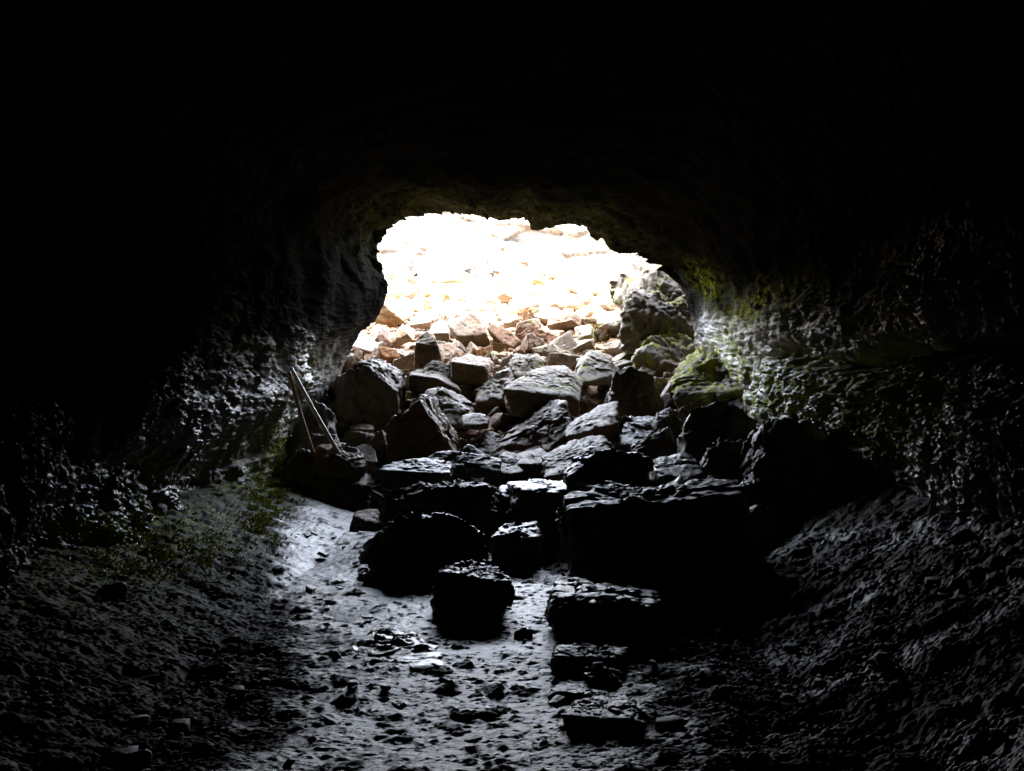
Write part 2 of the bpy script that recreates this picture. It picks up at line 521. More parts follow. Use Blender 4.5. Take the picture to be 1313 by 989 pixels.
    tag(link(name, me), label, cat, kind='structure')


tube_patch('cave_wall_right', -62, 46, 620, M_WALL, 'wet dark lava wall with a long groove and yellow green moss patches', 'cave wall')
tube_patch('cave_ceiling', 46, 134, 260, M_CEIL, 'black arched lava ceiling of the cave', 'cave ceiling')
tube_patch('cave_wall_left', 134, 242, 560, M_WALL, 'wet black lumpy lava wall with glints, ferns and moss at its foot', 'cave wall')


def build_cave_end():
    th = np.linspace(0, 2 * math.pi, 80)
    cx, cz, rho = tube_base(th, np.full(80, -4.9))
    rho = rho + 0.6
    V, n = [], 12
    for k in range(n + 1):
        f = k / n
        for i in range(80):
            V.append((cx[i] + (rho[i] + .5) * math.cos(th[i]) * (1 - f), -4.9, cz[i] + (rho[i] + .5) * math.sin(th[i]) * (1 - f)))
    V = np.array(V)
    V[:, 1] += 0.4 * fbm(V * 0.8, 4, seed=91)
    me = mesh_from('cave_end_wall', V, grid_faces(n + 1, 80), M_WALL, attrs={'moss': np.zeros(len(V)), 'pale': np.zeros(len(V)), 'wet': np.zeros(len(V))})
    tag(link('cave_end_wall', me), 'dark rock closing the cave behind the viewer', 'cave wall', kind='structure')


build_cave_end()


PRIM = 6.95


def build_pit():
    """the collapse pit: the face over the cave mouth, the wall round the back, the turf around its rim"""
    # face over the mouth
    n = 240
    th = np.linspace(math.radians(-20), math.radians(200), n)
    cx, cz, rho = tube_base(th, np.full(n, 17.3))
    lx, lz = cx + rho * np.cos(th), cz + rho * np.sin(th)
    rx = np.linspace(9.5, -9.5, n)
    rows = 60
    V = []
    for k in range(rows + 1):
        f = k / rows
        V.append(np.stack([lx * (1 - f) + rx * f, 17.26 + 0.5 * f + 0 * lx, lz * (1 - f) + PRIM * f], 1))
    V = np.concatenate(V)
    f = np.repeat(np.linspace(0, 1, rows + 1), n)
    V[:, 1] += f * (1 - f) * 1.2 * (fbm(V * .9, 4, seed=95) + 0.2)
    me = mesh_from('pit_wall_front', V, grid_faces(rows + 1, n), M_PIT)
    tag(link('pit_wall_front', me), 'rock face above the mouth of the cave', 'rock face', kind='structure')
    # wall round the back
    ph = np.linspace(math.radians(-42), math.radians(222), 700)
    zs = np.linspace(0.5, PRIM, 150)
    PH, Z = np.meshgrid(ph, zs)
    p, z = PH.ravel(), Z.ravel()
    c, s = np.cos(p), np.sin(p)
    rx_, ry_ = 7.2, 6.1
    D = np.stack([c * rx_, s * ry_, z], 1)
    strata = np.floor(z * 1.9 + 0.5 * fbm(D * np.array([.5, .5, .1]), 3, seed=101) + 0.12 * D[:, 0])
    lay = pnoise(np.stack([strata * 3.7, 0.35 * D[:, 0], 0.35 * D[:, 1]], 1), 103)
    w1, w2, wid = worley(D * np.array([.9, .9, 1.6]), seed=105)
    d = 0.55 * lay + 0.30 * (wid - .5) + 0.25 * fbm(D * 1.4, 4, seed=107) - 0.12 * (PRIM - z) * 0.5 + 0.5
    V = np.stack([c * (rx_ + d), 23.1 + s * (ry_ + d), z], 1)
    me = mesh_from('pit_wall_back', V, grid_faces(150, 700), M_PIT, smooth=True)
    tag(link('pit_wall_back', me), 'sunlit layered rock wall seen through the cave mouth', 'rock face', kind='structure')
    # turf around the rim
    ang = np.linspace(0, 2 * math.pi, 161)
    rad = np.array([1.0, 1.04, 1.1, 1.25, 1.6, 2.4, 4, 8, 16])
    V = []
    for k, r in enumerate(rad):
        V.append(np.stack([np.cos(ang) * (7.5 * r + .4), 23.1 + np.sin(ang) * (6.2 * r + .4), np.full(161, PRIM - .02)], 1))
    V = np.concatenate(V)
    V[:, 2] += 0.15 * fbm(V * .7, 3, seed=111) - .02
    me = mesh_from('ground', V, grid_faces(len(rad), 161), M_TURF)
    tag(link('ground', me), 'dry turf above the cave around the rim of the pit', 'ground', kind='structure')


build_pit()

# ------------------------------------------------------------------ rocks
ICO = {}


def ico(level):
    if level not in ICO:
        bm = bmesh.new()
        bmesh.ops.create_icosphere(bm, subdivisions=level, radius=1)
        bm.verts.ensure_lookup_table()
        V = np.array([v.co for v in bm.verts])
        F = np.array([[v.index for v in f.verts] for f in bm.faces])
        bm.free()
        ICO[level] = (V / np.linalg.norm(V, axis=1)[:, None], F)
    return ICO[level]


def hull_planes(pts):
    bm = bmesh.new()
    for p in pts:
        bm.verts.new(p)
    bmesh.ops.remove_doubles(bm, verts=bm.verts, dist=1e-4)
    r = bmesh.ops.convex_hull(bm, input=bm.verts)
    bm.normal_update()
    N, D = [], []
    c = np.mean([v.co for v in bm.verts if v.link_faces], axis=0)
    for f in bm.faces:
        if f.calc_area() < 1e-7:
            continue
        nn = np.array(f.normal)
        d = float(nn @ (np.array(f.verts[0].co) - c))
        if d < 0:
            nn, d = -nn, -d
        N.append(nn)
        D.append(max(d, 0.01))
    bm.free()
    return c, np.array(N), np.array(D)


def rock_verts(N, D, ext, level, seed, p=26, rough=1.0, strata=0.0, axis=None):
    """a rock: the rounded intersection of its faces, broken up by chips, cracks and layers"""
    dirs, F = ico(level)
    d = dirs * ext
    d = d / np.linalg.norm(d, axis=1)[:, None]
    g = np.maximum(d @ N.T, 0) / D
    gm = g.max(1)
    r = 1 / (gm * ((g / gm[:, None]) ** p).sum(1) ** (1.0 / p))
    V = d * r[:, None]
    size = float(np.prod(ext) ** (1 / 3))
    Q = V / size
    off = np.array([seed * 3.17, seed * 1.31, seed * 2.73]) % 50
    wq = Q + 0.06 * np.stack([fbm(Q * 3 + off, 2, seed=seed + k) for k in (21, 22, 23)], 1)
    o = 0.09 * fbm(Q * 0.9 + off, 3, seed=seed) + 0.035 * ridged(Q * 2.2 + off, 3, seed=seed + 5) - 0.03
    o = o + 0.12 * facets(wq * 1.5 + off, seed) + 0.05 * facets(wq * 3.7 + off, seed + 3)
    if level >= 5:
        o = o + 0.018 * facets(wq * 9 + off, seed + 4) + 0.03 * fbm(Q * 8 + off, 5, gain=.6, seed=seed + 7)
    else:
        o = o + 0.02 * fbm(Q * 6 + off, 3, seed=seed + 7)
    if level >= 6:                              # open cracks
        k1, k2, _ = worley(wq * 0.85 + off + 3.3, seed=seed + 40)
        o = o - 0.07 * np.exp(-(k2 - k1) / 0.018)
    if strata:
        ax = np.array(axis if axis is not None else (0.1, 0.05, 1.0))
        ax = ax / np.linalg.norm(ax)
        t = Q @ ax + 0.08 * fbm(Q * 1.2 + off, 2, seed=seed + 2)
        k = t * 6.0
        lay = pnoise(np.stack([np.floor(k) * 1.7, 0.5 * Q[:, 0], 0.5 * Q[:, 1]], 1), seed + 9)
        o = o + strata * 0.16 * lay
    n = V / np.linalg.norm(V, axis=1)[:, None]
    sc = np.minimum(size, np.linalg.norm(V, axis=1) * 1.3)
    return V + n * (o * sc * rough)[:, None], F


NSEED = [100]
NAMED = []


def rock(label, D, T, top, base, front=None, mat=None, level=5, dt=0.55, name='boulder', cat='boulder', group=None, strata=0.0, rough=1.0,
         back_drop=0.45, p=60, axis=None, chops=5, foot=0.05):
    """top: silhouette of the far upper edge; front: near upper edge; base: foot towards the camera, all as (u, v) seen at their own distance"""
    pts = []
    for (u, v) in top:
        q = at(u, v, D + T * dt)
        pts.append(q)
    for (u, v) in (front or []):
        pts.append(at(u, v, D + T * 0.06))
    zb = 9.0
    for (u, v) in base:
        q = at(u, v, D)
        zb = min(zb, q[2])
        pts.append(q)
    # far side, lower than the crest
    for (u, v) in top:
        q = at(u, v, D + T * dt)
        h = q[2] - zb
        pts.append(np.array([q[0] * 0.97 + 0.03 * pts[0][0], D + T, zb + h * (1 - back_drop)]))
    xs = [q[0] for q in pts]
    for x in (min(xs) * .9 + max(xs) * .1, min(xs) * .1 + max(xs) * .9):
        pts.append(np.array([x, D + T * 0.95, zb - foot]))
        pts.append(np.array([x, D + 0.04, zb - foot * 1.2]))
    pts = np.array(pts)
    jr = np.random.RandomState(len(label) * 7 + int(D * 100))
    pts = pts + jr.normal(0, 1, pts.shape) * (pts.max(0) - pts.min(0)) * np.array([.025, .05, .025])
    c, N, Dp = hull_planes(pts)
    ext = (pts.max(0) - pts.min(0)) / 2
    NSEED[0] += 1
    rs = np.random.RandomState(NSEED[0])
    for _ in range(chops):                     # corners knocked off
        n = rs.normal(0, 1, 3) / ext
        n /= np.linalg.norm(n)
        sup = ((pts - c) @ n).max()
        N = np.vstack([N, n])
        Dp = np.append(Dp, sup * rs.uniform(.7, .93))
    V, F = rock_verts(N, Dp, ext, level, NSEED[0], rough=rough, strata=strata, p=p, axis=axis)
    base_z = V[:, 2].min()
    V = V - np.array([0, 0, base_z])
    me = mesh_from(name, V, F, mat or M_DARK)
    o = link(name, me, (c[0], c[1], c[2] + base_z))
    tag(o, label, cat, group)
    NAMED.append((o, float(np.hypot(ext[0], ext[2]))))
    return o


# --- foreground stones on and beside the path
GF = 'dark stones standing in the muddy floor'
rock('low dark block on the path with a wet flat top and a chipped near edge', 6.85, .55, [(560, 730), (600, 724), (645, 722), (655, 738)], [(548, 790), (650, 797), (655, 770)],
     front=[(556, 738), (605, 752), (655, 748)], mat=M_WET, level=6, dt=.9, group=GF, back_drop=.1, rough=1.1, chops=6)
rock('hump backed dark boulder behind the low wet block on the path', 8.2, .8, [(460, 706), (478, 682), (505, 664), (540, 652), (562, 656), (592, 663), (610, 682), (622, 712)], [(458, 735), (540, 745), (622, 742)],
     mat=M_WET, level=6, dt=.4, group=GF, rough=1.0, chops=8)
rock('wide flat topped dark rock beside the path above the row of stepping stones', 6.25, .85, [(722, 744), (765, 746), (830, 752), (848, 764)], [(715, 818), (790, 828), (852, 815)],
     front=[(705, 768), (742, 778), (800, 768), (852, 772)], mat=M_WET, level=6, dt=.95, group=GF, back_drop=.05, rough=1.15, chops=8)
GS = 'row of stepping stones along the edge of the path'
rock('thin wet stepping stone with a gleaming edge, nearest the wide flat rock', 5.6, .28, [(712, 827), (760, 825), (803, 831)], [(708, 858), (760, 865), (803, 856)], front=[(708, 835), (760, 836), (803, 838)], mat=M_WET, level=6, dt=.8, name='stepping_stone', cat='stone', group=GS, rough=1.1, chops=6)
rock('gleaming rounded stepping stone, third in the row from the wide flat rock', 5.15, .4, [(705, 880), (735, 870), (770, 872), (782, 880)], [(702, 895), (740, 906), (780, 898)], front=[(700, 884), (740, 890), (780, 886)], mat=M_WET, level=6, dt=.8, name='stepping_stone', cat='stone', group=GS, rough=1.2, chops=6)
rock('lumpy wet stepping stone right of the gleaming rounded one', 5.3, .25, [(752, 858), (775, 852), (800, 862)], [(752, 878), (800, 884)], mat=M_WET, level=5, dt=.6, name='stepping_stone', cat='stone', group=GS, rough=1.3, chops=6)
rock('large blocky stepping stone with a broad shining top, fourth in the row', 4.62, .42, [(740, 905), (770, 894), (805, 894), (825, 904)], [(738, 945), (780, 960), (825, 948)], front=[(725, 915), (775, 926), (826, 920)], mat=M_WET, level=6, dt=.85, name='stepping_stone', cat='stone', group=GS, back_drop=.1, rough=1.2, chops=8)
rock('dark stepping stone cut by the bottom edge of the picture', 4.2, .3, [(765, 972), (795, 964), (830, 972)], [(762, 1000), (830, 1002)], mat=M_WET, level=5, dt=.6, name='stepping_stone', cat='stone', group=GS, rough=1.3, chops=6)
rock('small dark cube of stone alone on the path left of the wide flat rock', 6.3, .14, [(660, 808), (672, 803), (683, 808)], [(660, 825), (683, 827)], mat=M_WET, level=4, dt=.6, name='stone', cat='stone')
rock('small pale wet stone just above the dark cube of stone', 6.7, .15, [(672, 797), (695, 794), (702, 800)], [(672, 806), (702, 808)], mat=M_WET, level=4, dt=.6, name='stone', cat='stone')
rock('flat dark slab with a thin tan rim lying on the grit at the right', 6.4, .5, [(1062, 802), (1085, 797), (1130, 806)], [(1050, 822), (1135, 826)], front=[(1060, 808), (1130, 812)], mat=M_MID, level=5, dt=.8, name='flat_stone', cat='stone', rough=.7)
rock('upright dark lump on the grit right of the wide flat rock', 6.55, .25, [(944, 800), (955, 795), (970, 800)], [(945, 828), (970, 830)], mat=M_WET, level=4, dt=.5, name='stone', cat='stone')
rock('wet shining flat rock in the dark grit at the left', 7.35, .45, [(185, 765), (215, 760), (262, 768)], [(180, 778), (225, 786), (262, 778)], mat=M_WET, level=5, dt=.9, name='flat_stone', cat='stone', rough=.8)

# --- the black boulders in the middle
GB = 'big black boulders at the foot of the rock fall'
rock('large layered black boulder behind the hump backed one', 9.7, 1.1, [(484, 650), (497, 628), (540, 610), (585, 604), (625, 612), (645, 640), (652, 675)], [(488, 690), (570, 706), (655, 700)], level=6, strata=.5, dt=.4, group=GB, rough=1.1, chops=8)
rock('flat ledge of brown rock on the left end of the large layered boulder', 10.7, .7, [(490, 598), (505, 592), (545, 588), (580, 594), (586, 603)], [(488, 618), (540, 622), (584, 616)], front=[(486, 602), (540, 606), (586, 608)], level=5, strata=.4, dt=.9, group=GB, mat=M_DARK)
rock('long cracked slab behind the top of the large layered boulder', 11.3, .6, [(546, 584), (570, 577), (620, 580), (642, 590)], [(548, 604), (600, 606), (645, 606)], level=5, strata=.4, dt=.7, group=GB, mat=M_DARK)
rock('bright flat topped slab shining between the two biggest boulders', 9.9, .75, [(650, 618), (690, 613), (728, 611), (735, 616)], [(690, 690), (730, 690), (652, 650)], front=[(648, 628), (700, 646), (730, 634)], mat=M_WET, level=5, dt=.95, back_drop=.05, group=GB, rough=0.8, chops=4)
rock('small wet flagstone left of the bright flat topped slab', 10.2, .5, [(640, 622), (660, 617), (672, 624)], [(640, 640), (668, 645)], mat=M_WET, level=4, dt=.9, group=GB)
rock('low grey step with a shining top between two black boulders', 8.9, .6, [(640, 673), (690, 668), (696, 676)], [(630, 735), (696, 740)], front=[(630, 688), (690, 692)], mat=M_WET, level=5, dt=.95, back_drop=.05, group=GB, rough=0.8, chops=4)
rock('biggest boulder, a broad black block in the middle of the cave', 7.9, 1.2, [(724, 618), (780, 608), (860, 604), (930, 600), (950, 618), (956, 650)], [(722, 750), (830, 768), (930, 760), (985, 740)], front=[(722, 640), (830, 625), (940, 625)], level=6, dt=.8, group=GB, rough=1.0, mat=M_DARK, chops=6)
rock('black hooded slab resting on the back of the biggest boulder', 9.4, .6, [(724, 598), (738, 586), (775, 573), (818, 576), (835, 592)], [(722, 616), (780, 622), (834, 618)], level=5, dt=.5, group=GB, mat=M_WET)
rock('rough brown rubble rock peeping over the biggest boulder', 9.9, 0.9, [(835, 590), (860, 578), (890, 582), (900, 600)], [(832, 612), (905, 614)], level=5, dt=0.9, group=GB)
rock('huge black boulder leaning on the right wall', 9.1, 1.3, [(962, 546), (978, 531), (1005, 527), (1040, 536), (1062, 556), (1088, 592), (1092, 625)], [(955, 690), (1030, 712), (1090, 680)], level=6, dt=.4, group=GB)
rock('black square shouldered boulder next to the huge leaning one', 10.6, .9, [(878, 540), (888, 524), (922, 514), (966, 520), (972, 545)], [(876, 596), (972, 600)], level=5, dt=.4, group=GB)
rock('ragged low rock in front of the square shouldered boulder', 9.9, .5, [(905, 580), (920, 562), (940, 558), (958, 576)], [(902, 604), (962, 606)], level=5, dt=.5, group=GB)
rock('grey wet topped stone at the foot of the huge leaning boulder', 8.9, .5, [(950, 622), (968, 613), (992, 618), (1000, 630)], [(948, 645), (998, 650)], mat=M_WET, level=5, dt=.8, group=GB, strata=.4)
rock('mossy low stone below the grey wet topped stone', 8.4, .5, [(945, 662), (965, 648), (998, 652), (1004, 665)], [(940, 690), (1002, 695)], level=5, dt=.8, group=GB, mat=M_DARK)

# --- left of the fall
GL = 'rocks between the left wall and the rock fall'
rock('low pale flagstone at the end of the path', 10.9, .55, [(456, 656), (485, 653), (500, 662)], [(450, 682), (480, 690), (500, 676)], front=[(450, 668), (475, 674), (500, 668)], mat=M_FALL, level=5, dt=.95, back_drop=.05, group=GL, rough=.6)
rock('small brown stone between the pale flagstone and the ledge under the poles', 12.2, .4, [(455, 640), (472, 634), (486, 640)], [(455, 655), (488, 656)], level=4, dt=.7, group=GL, mat=M_FALL)
rock('rounded ledge boulder directly below the two poles', 12.4, 1.1, [(404, 605), (420, 594), (450, 594), (470, 604), (472, 622)], [(402, 640), (440, 650), (470, 640)], front=[(404, 616), (440, 618), (470, 614)], level=5, dt=0.8, group=GL, mat=M_FALL)
rock('rough dark rock that holds the feet of the two poles', 12.6, .7, [(400, 580), (412, 569), (432, 563), (452, 572), (470, 590)], [(400, 606), (440, 612), (472, 606)], level=5, dt=.6, group=GL, mat=M_FALL)
rock('mossy lump between the left wall and the poles', 12.6, .5, [(370, 588), (385, 575), (400, 580), (404, 600)], [(366, 618), (404, 620)], level=5, dt=.5, group=GL, mat=M_FALL)
rock('big dark block with a pale slanting top behind the poles', 14.8, 1.5, [(440, 476), (446, 462), (474, 456), (500, 462), (514, 472), (515, 490)], [(430, 552), (470, 560), (514, 552)], front=[(440, 482), (468, 470), (512, 500)], level=6, dt=0.85, group=GL, strata=.25, mat=M_FALL, p=90, chops=4, rough=0.85)
rock('pale little plate balanced above the block right of the poles', 14.3, .4, [(450, 545), (464, 542), (478, 544)], [(450, 551), (478, 551)], level=4, dt=.8, group=GL, mat=M_PALE, rough=.5)
rock('squat dark block under the pale little plate', 13.9, .5, [(436, 560), (450, 550), (478, 550), (482, 562)], [(434, 592), (482, 594)], level=5, dt=.6, group=GL, mat=M_FALL)
rock('narrow mossy block right of the pale little plate', 13.8, .5, [(472, 558), (490, 551), (500, 562), (504, 575)], [(470, 602), (505, 604)], level=5, dt=.6, group=GL, mat=M_FALL)
rock('dark rock standing in the gap behind the two poles', 13.6, .6, [(378, 540), (392, 522), (412, 516), (430, 534)], [(374, 580), (432, 584)], level=5, dt=.7, group=GL, mat=M_DARK)
rock('low dark lump behind the feet of the two poles', 13.2, .5, [(384, 566), (402, 556), (430, 560)], [(380, 596), (434, 598)], level=5, dt=.7, group=GL, mat=M_DARK)
rock('small brown stone high in the hollow behind the poles', 15.8, .5, [(420, 484), (432, 478), (444, 490)], [(418, 500), (446, 502)], level=4, dt=.6, group=GL, mat=M_FALL)
rock('low brown stone in the hollow beside the big dark block', 15.2, .5, [(402, 512), (418, 502), (432, 514)], [(400, 535), (436, 536)], level=4, dt=.6, group=GL, mat=M_FALL)

# --- rocks of the fall that stand out
GR = 'rocks of the fall below the cave mouth'
rock('dark pyramid of rock with a pale lichen edge', 13.0, 1.2, [(500, 540), (522, 524), (546, 505), (562, 514), (584, 552), (590, 574)], [(496, 580), (545, 596), (590, 590)], level=6, dt=0.7, group=GR, p=90, mat=M_FALL, rough=0.85, front=[(500, 546), (540, 514), (576, 578)], chops=4)
rock('craggy reddish rock behind the dark pyramid', 14.2, 1.0, [(538, 506), (550, 492), (580, 498), (604, 512), (608, 530)], [(536, 540), (606, 548)], level=5, dt=0.85, group=GR, mat=M_FALL, p=90, chops=4, rough=0.85)
rock('pale topped rusty slab above the craggy reddish rock', 15.4, 1.1, [(524, 478), (540, 472), (565, 474), (590, 492)], [(525, 500), (592, 504)], front=[(524, 482), (560, 486), (590, 496)], level=5, dt=0.9, group=GR, mat=M_TAN, rough=0.55, chops=4, p=80)
rock('tilted orange brown cube at the left of the fall', 16.4, .6, [(529, 436), (548, 424), (562, 430), (570, 452)], [(528, 462), (552, 468), (568, 462)], front=[(530, 444), (558, 438)], level=5, dt=.5, group=GR, p=80, mat=M_TAN, rough=0.55, chops=4)
rock('broad flat topped brown block below the tilted orange cube', 15.8, .7, [(580, 458), (600, 454), (625, 460), (632, 466)], [(576, 488), (628, 490)], front=[(578, 464), (628, 472)], level=5, dt=.9, group=GR, p=80, mat=M_TAN, rough=0.55, chops=4)
rock('dark low rock between the orange cube and the flat topped block', 15.9, .6, [(536, 470), (555, 462), (578, 468)], [(534, 484), (580, 488)], level=5, dt=.5, group=GR, mat=M_TAN, rough=0.55, chops=4, p=80)
rock('rounded pitted boulder in the middle of the fall', 15.8, 0.9, [(652, 462), (664, 449), (682, 447), (697, 460), (698, 476)], [(655, 486), (696, 490)], level=5, dt=0.75, group=GR, mat=M_PALE, p=12, chops=4, rough=0.85)
rock('long dark mossy rock under the rounded pitted boulder', 15.2, 0.9, [(612, 492), (630, 480), (655, 470), (664, 480)], [(610, 516), (660, 518)], level=5, dt=0.9, group=GR, mat=M_FALL)
rock('large pale slanting slab in the middle of the fall', 14.2, 1.5, [(662, 490), (700, 471), (722, 467), (744, 488)], [(650, 532), (690, 528), (740, 512)], front=[(648, 498), (654, 520), (736, 506)], level=6, dt=0.95, group=GR, p=90, mat=M_PALE, rough=0.5, back_drop=.2, chops=2)
rock('white topped rock with a black hollow face right of the pitted boulder', 15.6, 1.0, [(740, 462), (756, 446), (776, 452), (790, 468)], [(738, 484), (792, 488)], level=5, dt=0.9, group=GR, mat=M_PALE, p=90, chops=4, rough=0.85)
rock('jagged dark rock with two peaks at the right of the fall', 13.9, .9, [(780, 508), (788, 476), (797, 470), (818, 468), (834, 482), (850, 512)], [(776, 532), (850, 536)], level=5, dt=.4, group=GR, mat=M_FALL, p=90, chops=4, rough=0.85)
rock('craggy dark boulder below the large pale slab', 12.9, 1.3, [(640, 566), (652, 546), (688, 526), (702, 513), (726, 518), (734, 536)], [(640, 590), (690, 596), (736, 572)], level=6, dt=0.9, group=GR, strata=.25, mat=M_FALL, axis=(-.5, 0, .8), p=90, chops=4, rough=0.85)
rock('long tilted grey slab with a dark underside', 12.6, 0.9, [(724, 546), (734, 536), (770, 519), (790, 512), (794, 520)], [(726, 562), (770, 562), (792, 540)], level=5, dt=0.95, group=GR, p=90, mat=M_FALL, strata=.2, axis=(-.45, 0, .9), chops=4, rough=0.85)
rock('long split slab of layered rock rising to the right', 11.2, 1.1, [(690, 596), (704, 584), (744, 560), (766, 555), (780, 562)], [(700, 612), (745, 612), (782, 592)], level=6, dt=0.95, group=GR, p=40, mat=M_FALL, strata=.8, axis=(-.5, 0, .85))
rock('pale smooth rock face left of the long split slab', 11.9, 0.9, [(664, 582), (690, 574), (706, 578)], [(660, 606), (704, 608)], front=[(664, 594), (700, 600)], level=5, dt=.9, group=GR, mat=M_FALL, rough=.6)
rock('cracked dark lump left of the pale smooth face', 11.6, 0.9, [(632, 588), (650, 578), (668, 584)], [(630, 606), (670, 610)], level=5, dt=0.9, group=GR, mat=M_FALL)
rock('thin splinter of stone lying across the cracked lump', 12.2, .3, [(594, 574), (600, 568), (622, 582)], [(594, 580), (626, 590)], level=4, dt=.5, group=GR, mat=M_FALL, rough=.5)
rock('low brown rock right of the dark pyramid', 13.3, 0.8, [(606, 562), (625, 550), (644, 558)], [(604, 578), (646, 582)], level=5, dt=0.9, group=GR, mat=M_FALL)
rock('little flat plate lying above the low brown rock', 13.7, .4, [(592, 532), (610, 529), (628, 532)], [(592, 545), (628, 546)], level=4, dt=.9, group=GR, mat=M_FALL, rough=.6)
rock('dark plate of rock behind the biggest boulder under the jagged one', 12.3, 1.0, [(792, 548), (806, 530), (835, 532), (858, 545)], [(790, 572), (860, 574)], level=5, dt=0.9, group=GR, mat=M_WET)
rock('leaning splinter of rock right of the hooded slab', 11.4, .5, [(812, 572), (838, 556), (862, 545), (866, 560)], [(812, 584), (866, 588)], level=5, dt=.5, group=GR, mat=M_FALL)
rock('flat layered ledge below the mossy bulge of the right wall', 12.6, .6, [(842, 530), (862, 522), (880, 530)], [(838, 548), (882, 552)], level=5, dt=.6, group=GR, strata=.5, mat=M_FALL)

# --- at the cave mouth
GM = 'pale boulders at the right of the cave mouth'
rock('biggest pale boulder, leaning on the right edge of the cave mouth', 16.8, 1.6, [(802, 384), (812, 368), (834, 350), (862, 342), (885, 352), (900, 390)], [(806, 428), (830, 438), (905, 440)], front=[(800, 394), (815, 412), (872, 402)], level=6, dt=.75, group=GM, mat=M_PALE, rough=1.25)
rock('second pale boulder, behind the biggest one at the cave mouth', 18.6, 1.4, [(790, 352), (800, 336), (818, 320), (840, 326), (860, 340)], [(786, 384), (812, 394), (860, 390)], front=[(788, 366), (850, 372)], level=5, dt=.7, group=GM, mat=M_PALE, rough=1.25)
rock('mossy grey bulge of fallen rock at the foot of the right wall', 14.0, 1.6, [(868, 490), (880, 464), (905, 450), (945, 448), (975, 462), (985, 500)], [(864, 516), (895, 532), (945, 530), (985, 515)], front=[(864, 506), (890, 512), (960, 500)], level=6, dt=.9, group=GM, mat=M_MOSSY, rough=1.25)
rock('tall weathered rock face closing the right side of the cave mouth', 17.0, 2.6, [(846, 318), (872, 270), (940, 250), (1010, 260)], [(862, 520), (930, 545), (1010, 540)], front=[(852, 430), (874, 396), (960, 410)], level=6, dt=.8, group=GM, mat=M_MOSSY, rough=1.25, name='boulder', cat='boulder', back_drop=.1)
rock('yellow mossed slab standing against the wall below the biggest pale boulder', 16.0, 1.5, [(822, 440), (838, 424), (872, 410), (905, 420), (910, 460)], [(818, 480), (862, 500), (905, 490)], front=[(820, 462), (850, 476)], level=6, dt=.9, group=GM, mat=M_MOSSY, rough=1.25)

# --- layered ledges of the pit wall, coloured dark in place of the shade under overhangs
GP = 'ledges coloured dark for shade at the foot of the sunlit pit wall'
M_LEDGE = rock_material('shade_toned_ledge_rock', (0.008, 0.0076, 0.007), (0.024, 0.0225, 0.02), rough=(.7, .9), spec=.2, scale=1.5)  # shade painted as near-black rock colour
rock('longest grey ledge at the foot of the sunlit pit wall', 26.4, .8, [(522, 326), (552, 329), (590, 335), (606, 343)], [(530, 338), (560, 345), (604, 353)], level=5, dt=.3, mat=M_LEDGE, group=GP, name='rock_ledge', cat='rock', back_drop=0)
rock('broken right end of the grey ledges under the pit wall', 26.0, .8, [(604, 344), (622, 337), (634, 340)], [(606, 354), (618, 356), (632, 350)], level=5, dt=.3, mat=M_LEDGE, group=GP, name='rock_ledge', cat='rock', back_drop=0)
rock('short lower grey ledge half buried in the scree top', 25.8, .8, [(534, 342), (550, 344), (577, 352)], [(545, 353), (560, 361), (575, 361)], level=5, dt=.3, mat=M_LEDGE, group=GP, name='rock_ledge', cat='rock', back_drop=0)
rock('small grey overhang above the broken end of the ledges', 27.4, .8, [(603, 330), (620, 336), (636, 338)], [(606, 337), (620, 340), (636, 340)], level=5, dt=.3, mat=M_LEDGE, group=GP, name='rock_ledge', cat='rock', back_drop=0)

# ------------------------------------------------------------------ the scree: many stones, each its own
def block_planes(rs):
    ax = rs.uniform(0.75, 1.25, 3) * np.array([1, .85, rs.uniform(.5, .8)])
    N, D = [], []
    for k in range(3):
        for sgn in (-1, 1):
            n = np.zeros(3)
            n[k] = sgn
            n += rs.normal(0, .16, 3)
            N.append(n / np.linalg.norm(n))
            D.append(ax[k] * rs.uniform(.85, 1.05))
    for _ in range(rs.randint(3, 6)):
        n = rs.normal(0, 1, 3)
        n /= np.linalg.norm(n)
        N.append(n)
        D.append(float(np.abs(n) @ ax) * rs.uniform(.62, .82))
    return np.array(N), np.array(D), ax


VARIANTS = []
for k in range(18):
    rs = np.random.RandomState(500 + k)
    N_, D_, ax_ = block_planes(rs)
    V_, F_ = rock_verts(N_, D_, ax_, 5, 900 + k, p=80, rough=.62)
    VARIANTS.append((V_ / np.abs(V_).max(), F_))


def variant_mesh(k, mat, cache={}):
    key = (k, mat.name)
    if key not in cache:
        cache[key] = mesh_from('scree_stone', VARIANTS[k][0] * 1.0, VARIANTS[k][1], mat)
    return cache[key]


